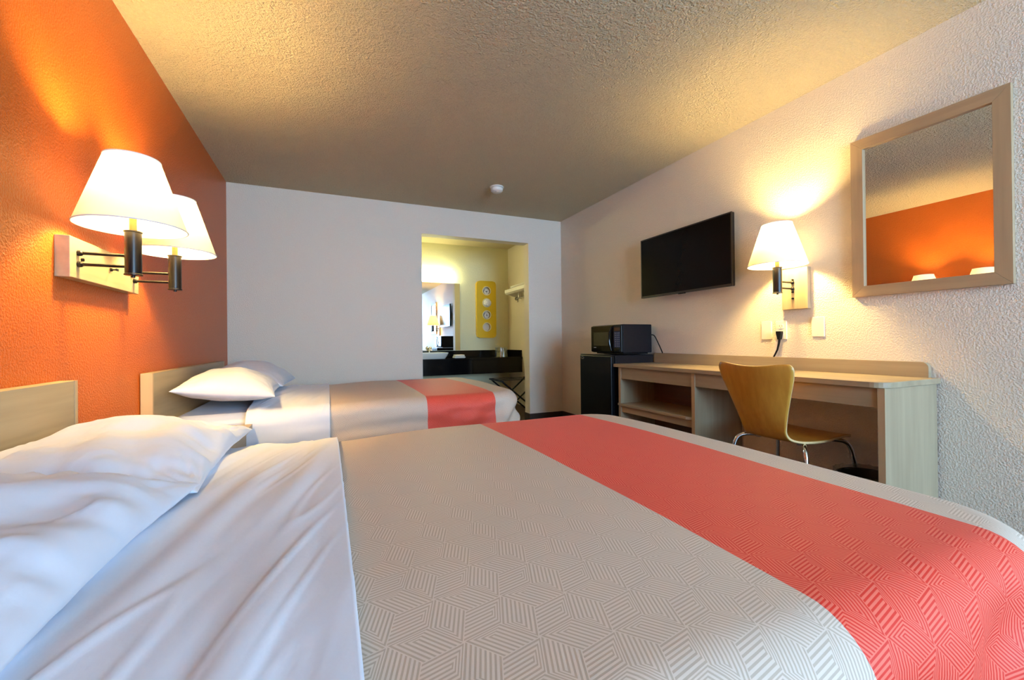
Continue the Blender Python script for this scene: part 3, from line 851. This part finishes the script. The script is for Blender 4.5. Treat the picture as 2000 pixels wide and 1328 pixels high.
bs = thing('wash_basin', (2.12, 5.915, CT), 'white ceramic basin set on the black counter', 'basin')
def basin(u, v):
    return None
bm_ = MB()
def ell(rx, ry, z, n=40, p=3.2):
    out = []
    for k in range(n):
        a = 2 * math.pi * k / n
        c, s = math.cos(a), math.sin(a)
        out.append((2.12 + rx * math.copysign(abs(c) ** (2 / p), c), 5.915 + ry * math.copysign(abs(s) ** (2 / p), s), CT + z))
    return out
bm_.rings([ell(0.24, 0.17, 0.0), ell(0.262, 0.19, 0.03), ell(0.287, 0.205, 0.076), ell(0.287, 0.205, 0.083), ell(0.270, 0.19, 0.083), ell(0.245, 0.17, 0.04), ell(0.10, 0.08, 0.012)], True, True)
obj('bowl', bm_, 'ceramic', bs, smooth=True)
obj('drain', MB().lathe([(0.0, 0), (0.022, 0), (0.022, 0.003), (0.0, 0.003)], (2.12, 5.915, CT + 0.012), 18), 'chrome', bs)
fc = thing('faucet', (2.20, 6.15, CT), 'chrome two-handle faucet behind the basin', 'faucet')
obj('spout', MB().tube([(2.20, 6.155, CT), (2.20, 6.155, CT + 0.12), (2.20, 6.13, CT + 0.155), (2.20, 6.07, CT + 0.155), (2.20, 6.05, CT + 0.13)], 0.014, 12, 4), 'chrome', fc, smooth=True)
obj('base_plate', MB().prism(rrect(2.11, 2.29, 6.135, 6.185, 0.02), 'z', CT, CT + 0.012), 'chrome', fc)
for dx in (-0.07, 0.07):
    h = obj('handle', MB().lathe([(0.0, 0), (0.016, 0), (0.013, 0.045), (0.018, 0.055), (0.0, 0.062)], (2.20 + dx, 6.155, CT + 0.01), 16), 'chrome', fc, smooth=True)
    obj('lever', MB().tube([(2.20 + dx, 6.155, CT + 0.06), (2.20 + dx * 1.5, 6.12, CT + 0.072)], 0.005, 8), 'chrome', h, smooth=True)

ib = thing('ice_bucket', (3.222, 5.86, CT), 'clear plastic ice bucket at right on the black counter', 'ice bucket')
def bucket(u, v):
    a = 2 * math.pi * v
    r = (0.098 - 0.018 * u) * (1 + 0.035 * math.cos(9 * a))
    return (3.222 + r * math.cos(a), 5.86 + r * math.sin(a), CT + 0.002 + 0.135 * u), (u, v)
o = obj('wall', MB().grid(bucket, 8, 90), 'clear', ib, smooth=True, recalc=False, angle=0)
obj('bottom', MB().lathe([(0.0, 0.001), (0.098, 0.001), (0.100, 0.006), (0.0, 0.006)], (3.222, 5.86, CT), 36), 'clear', ib, smooth=True)
def bliner(u, v):
    a = 2 * math.pi * v
    w = noise.noise(Vector((math.cos(a) * 4, math.sin(a) * 4, u * 4)))
    r = (0.070 + 0.022 * math.sin(u * 2.4)) * (1 + 0.10 * w)
    return (3.222 + r * math.cos(a), 5.86 + r * math.sin(a), CT + 0.02 + 0.125 * u + 0.012 * w), (u, v)
obj('liner', MB().grid(bliner, 10, 60), 'film', ib, smooth=True, recalc=False, angle=0)

wc = thing('washcloth', (2.545, 5.80, CT), 'small folded white washcloth beside the basin', 'washcloth')
def fold(z0, h, sx, sy, sd_):
    mb = MB()
    rings = []
    for k in range(9):
        a = math.pi * (k / 8 - 0.5)
        e = 0.012 * math.cos(a)
        ring = []
        for x, y in rrect(2.545 - sx - e, 2.545 + sx + e, 5.80 - sy - e, 5.80 + sy + e, 0.012 + e * 0.5, 4):
            w = noise.noise(Vector((x * 30, y * 30, sd_)))
            ring.append((x + w * 0.003, y, CT + z0 + h * (k / 8) + w * 0.004 * (k / 8)))
        rings.append(ring)
    return mb.rings(rings)
obj('lower_fold', fold(0.001, 0.026, 0.070, 0.055, 1), 'towel', wc, smooth=True)
obj('upper_fold', fold(0.028, 0.022, 0.062, 0.050, 6), 'towel', wc, smooth=True)

vm = thing('vanity_mirror', (2.0, DB, 0.84), 'frameless mirror over the basin in the alcove', 'mirror')
obj('glass', B(1.45, 2.687, DB - 0.008, DB - 0.002, 0.838, 1.852), 'mirror', vm)
obj('backing', B(1.45, 2.687, DB - 0.002, DB, 0.838, 1.852), 'dark_wood', vm)

vl = thing('vanity_light', (2.1, DB, 1.95), 'glowing white tube light above the alcove mirror', 'light')
obj('mount', B(1.52, 2.55, DB - 0.035, DB, 1.90, 2.0), 'white_plastic', vl)
prf = []
for k in range(7):
    a = math.pi / 2 * k / 6
    prf.append((0.082 - 0.022 * (1 - math.sin(a)), -0.022 * math.cos(a)))
tb = MB()
rings = []
NS = 20
for xx, sc_ in [(1.49, 0.72), (1.497, 0.90), (1.515, 1.0), (2.56, 1.0), (2.580, 0.90), (2.588, 0.72)]:
    rings.append([(xx, DB - 0.075 + 0.046 * sc_ * math.cos(2 * math.pi * j / NS), 1.950 + 0.084 * sc_ * math.sin(2 * math.pi * j / NS)) for j in range(NS)])
tb.rings(rings)
obj('diffuser', tb, 'tube', vl, smooth=True)

# yellow wall caddy with four round cubbies
yp = thing('wall_caddy', (3.10, DB, 1.46), 'tall yellow wall panel with four round white cubbies', 'wall caddy')
cy_x0, cy_x1, cz0, cz1 = 2.942, 3.262, 1.022, 1.906
holes = [1.752, 1.566, 1.379, 1.190]
def plate_with_holes():
    mb = MB(); r = 0.060; cx = 3.104; yb0, yb1 = DB - 0.060, DB - 0.004
    # stacked cells: each cell is a square-ish frame around one round hole
    bounds = [cz1] + [(holes[i] + holes[i + 1]) / 2 for i in range(3)] + [cz0]
    n = 32
    for ci in range(4):
        zt_, zb_ = bounds[ci], bounds[ci + 1]
        ring_o, ring_i = [], []
        for k in range(n):
            a = 2 * math.pi * k / n
            c, s = math.cos(a), math.sin(a)
            ring_i.append((cx + r * c, holes[ci] + r * s))
            # project onto the cell rectangle
            tx = ((cy_x1 - cx) if c > 0 else (cx - cy_x0)) / max(1e-6, abs(c))
            tz = ((zt_ - holes[ci]) if s > 0 else (holes[ci] - zb_)) / max(1e-6, abs(s))
            t = min(tx, tz)
            ux, uz = cx + t * c, holes[ci] + t * s
            # rounded outer corners of the board
            rc = 0.05
            for (qx, qz, sx, sz) in ((cy_x1 - rc, cz1 - rc, 1, 1), (cy_x0 + rc, cz1 - rc, -1, 1), (cy_x1 - rc, cz0 + rc, 1, -1), (cy_x0 + rc, cz0 + rc, -1, -1)):
                if (ux - qx) * sx > 0 and (uz - qz) * sz > 0:
                    d = math.hypot(ux - qx, uz - qz)
                    if d > rc: ux, uz = qx + (ux - qx) * rc / d, qz + (uz - qz) * rc / d
            ring_o.append((ux, uz))
        for (qx, qz) in ((cy_x0, zt_), (cy_x1, zt_), (cy_x0, zb_), (cy_x1, zb_)):
            if abs(qz - cz1) < 1e-6 or abs(qz - cz0) < 1e-6: continue
            k = min(range(n), key=lambda k: (ring_o[k][0] - qx) ** 2 + (ring_o[k][1] - qz) ** 2)
            ring_o[k] = (qx, qz)
        base = len(mb.v)
        for (x, z) in ring_o: mb.v.append((x, yb0, z))
        for (x, z) in ring_i: mb.v.append((x, yb0, z))
        for (x, z) in ring_i: mb.v.append((x, yb1, z))
        for (x, z) in ring_o: mb.v.append((x, yb1, z))
        for k in range(n):
            j = (k + 1) % n
            for q in range(3):
                mb.f.append((base + q * n + k, base + q * n + j, base + (q + 1) * n + j, base + (q + 1) * n + k))
            mid = (ring_o[k][0] + ring_o[j][0]) / 2, (ring_o[k][1] + ring_o[j][1]) / 2
            inner = ci < 3 and abs(mid[1] - zb_) < 1e-6 or ci > 0 and abs(mid[1] - zt_) < 1e-6
            if not inner:
                mb.f.append((base + 3 * n + k, base + 3 * n + j, base + j, base + k))
    return mb
obj('board', plate_with_holes(), 'yellow', yp, recalc=True)
obj('back_sheet', MB().prism(rrect(cy_x0 + 0.004, cy_x1 - 0.004, cz0 + 0.004, cz1 - 0.004, 0.045), 'y', DB - 0.004, DB), 'white_plastic', yp)
for z in holes:
    obj('cubby_ring', MB().lathe([(0.060, 0.0), (0.069, 0.0), (0.071, -0.003), (0.069, -0.006), (0.060, -0.006), (0.058, -0.003), (0.060, 0.0)], (3.104, DB - 0.060, z), 32, 'y'), 'cream_rim', yp, smooth=True)

def rolled(name, label, z, length, r, seed, proud):
    """a rolled white cloth seen end-on in its cubby"""
    t = thing(name, (3.104, DB - 0.06, z - r), label, 'washcloth', 'white cloths in the yellow panel')
    mb = MB()
    turns, n = 3.0, 90
    inner, outer = [], []
    for k in range(n + 1):
        a = 2 * math.pi * turns * k / n + seed
        rr = 0.006 + (r - 0.006) * k / n
        inner.append((3.104 + rr * math.cos(a), z + rr * math.sin(a)))
        outer.append((3.104 + (rr + 0.010) * math.cos(a), z + (rr + 0.010) * math.sin(a)))
    y1_, y0_ = DB - 0.008, DB - 0.060 - proud
    for k in range(n + 1):
        for (x, zz) in (inner[k], outer[k]):
            mb.v.append((x, y0_ + 0.004 * noise.noise(Vector((x * 40, zz * 40, seed))), zz)); mb.v.append((x, y1_, zz))
    for k in range(n):
        a = 4 * k
        mb.f += [(a, a + 2, a + 6, a + 4)[0:4], (a, a + 4, a + 5, a + 1), (a + 2, a + 3, a + 7, a + 6)]
    obj('roll', mb, 'towel', t, smooth=True)
    return t
rolled('rolled_cloth', 'rolled white cloth in the top cubby of the yellow panel', holes[0] - 0.010, 0.05, 0.036, 0.4, -0.008)
# fanned cloth that bulges out of the second cubby
fc2 = thing('fanned_cloth', (3.104, DB - 0.06, holes[1] - 0.06), 'fanned white cloth bulging out of the second cubby', 'washcloth', 'white cloths in the yellow panel')
mbf = MB()
def fan(u, v):
    a = 2 * math.pi * v; r = 0.057 * math.sin(u * math.pi / 2)
    ridge = 0.010 * math.sin(14 * a) * u * (0.4 + 0.6 * max(0, math.cos(a)))
    y = DB - 0.066 - 0.05 * math.cos(u * math.pi / 2) + ridge
    return (3.112 + r * 1.10 * math.cos(a), y, holes[1] - 0.002 + r * 1.08 * math.sin(a)), (u, v)
obj('bundle', MB().grid(fan, 14, 84), 'towel', fc2, smooth=True, recalc=False, angle=0)
rolled('rolled_cloth', 'rolled white cloth in the third cubby of the yellow panel', holes[2] - 0.008, 0.05, 0.038, 2.2, -0.010)

# towel shelf on the alcove side wall
ts = thing('towel_shelf', (W, 5.40, 1.66), 'white wall shelf with hanging rail in the alcove', 'shelf')
sy0, sy1 = 4.95, 5.74
obj('front_rail', MB().prism([(3.235, 1.672), (3.262, 1.650), (3.262, 1.700), (3.235, 1.718)], 'y', sy0, sy1), 'white_plastic', ts, bevel=0.003)
for k in range(5):
    x = 3.275 + k * 0.042
    obj('slat', B(x, x + 0.024, sy0, sy1, 1.688, 1.700), 'white_plastic', ts, bevel=0.002)
for y in (sy0, sy1 - 0.018):
    obj('bracket', MB().prism([(3.245, 1.655), (W, 1.600), (W, 1.715), (3.245, 1.705)], 'y', y, y + 0.018), 'white_plastic', ts)
hr = obj('hanger_rail', MB().tube([(3.36, sy0 + 0.01, 1.585), (3.36, sy1 - 0.10, 1.585)], 0.010, 12), 'steel', ts, smooth=True)
for y in (sy0 + 0.06, sy1 - 0.22):
    obj('rail_drop', MB().tube([(3.36, y, 1.585), (3.36, y, 1.69)], 0.006, 8), 'steel', ts)
for y in (sy1 - 0.16, sy1 - 0.135):
    obj('hanger_ring', MB().tube([(3.36 + 0.018 * math.cos(2 * math.pi * k / 20), y, 1.582 + 0.020 * math.sin(2 * math.pi * k / 20)) for k in range(21)] + [(3.378, y, 1.535)], 0.003, 6), 'black_metal', ts, smooth=True)
ft = thing('folded_towel', (3.37, 5.35, 1.70), 'folded white towel lying on the alcove shelf', 'towel')
def tfold(z0):
    mb = MB(); rings = []
    for k in range(7):
        a = math.pi * (k / 6 - 0.5); e = 0.014 * math.cos(a)
        rings.append([(x, y, z0 + 0.030 * k / 6) for x, y in rrect(3.275 - e, 3.465 + e * 0.3, 5.10 - e, 5.60 + e, 0.02, 4)])
    return mb.rings(rings)
obj('lower_layer', tfold(1.701), 'towel', ft, smooth=True)
obj('upper_layer', tfold(1.732), 'towel', ft, smooth=True)

# luggage rack
lr = thing('luggage_rack', (3.12, 5.25, 0), 'black folding luggage rack standing under the alcove counter', 'luggage rack')
lz = 0.455
def leg(y, xa_, xb_):
    return MB().tube([(xa_, y, lz - 0.01), (xb_, y, 0.012)], 0.011, 10)
LX0, LX1, LY0, LY1 = 2.885, 3.405, 5.02, 5.42
for y, d in ((LY0, 0.0), (LY1, 0.0)):
    obj('leg', leg(y, LX0, LX1), 'black_metal', lr, smooth=True)
    obj('leg', leg(y + 0.026, LX1, LX0), 'black_metal', lr, smooth=True)
for x in (LX0, LX1):
    obj('top_bar', MB().tube([(x, LY0 - 0.02, lz - 0.008), (x, LY1 + 0.05, lz - 0.008)], 0.012, 10), 'black_metal', lr, smooth=True)
    obj('floor_bar', MB().tube([(x, LY0 - 0.02, 0.014), (x, LY1 + 0.05, 0.014)], 0.010, 10), 'black_metal', lr, smooth=True)
for y in (LY0 + 0.04, LY0 + 0.20, LY0 + 0.36):
    obj('strap', B(LX0 - 0.012, LX1 + 0.012, y - 0.022, y + 0.022, lz + 0.002, lz + 0.006), 'black_matte', lr)

for o in bpy.data.objects:
    if '_b' in o: del o['_b']
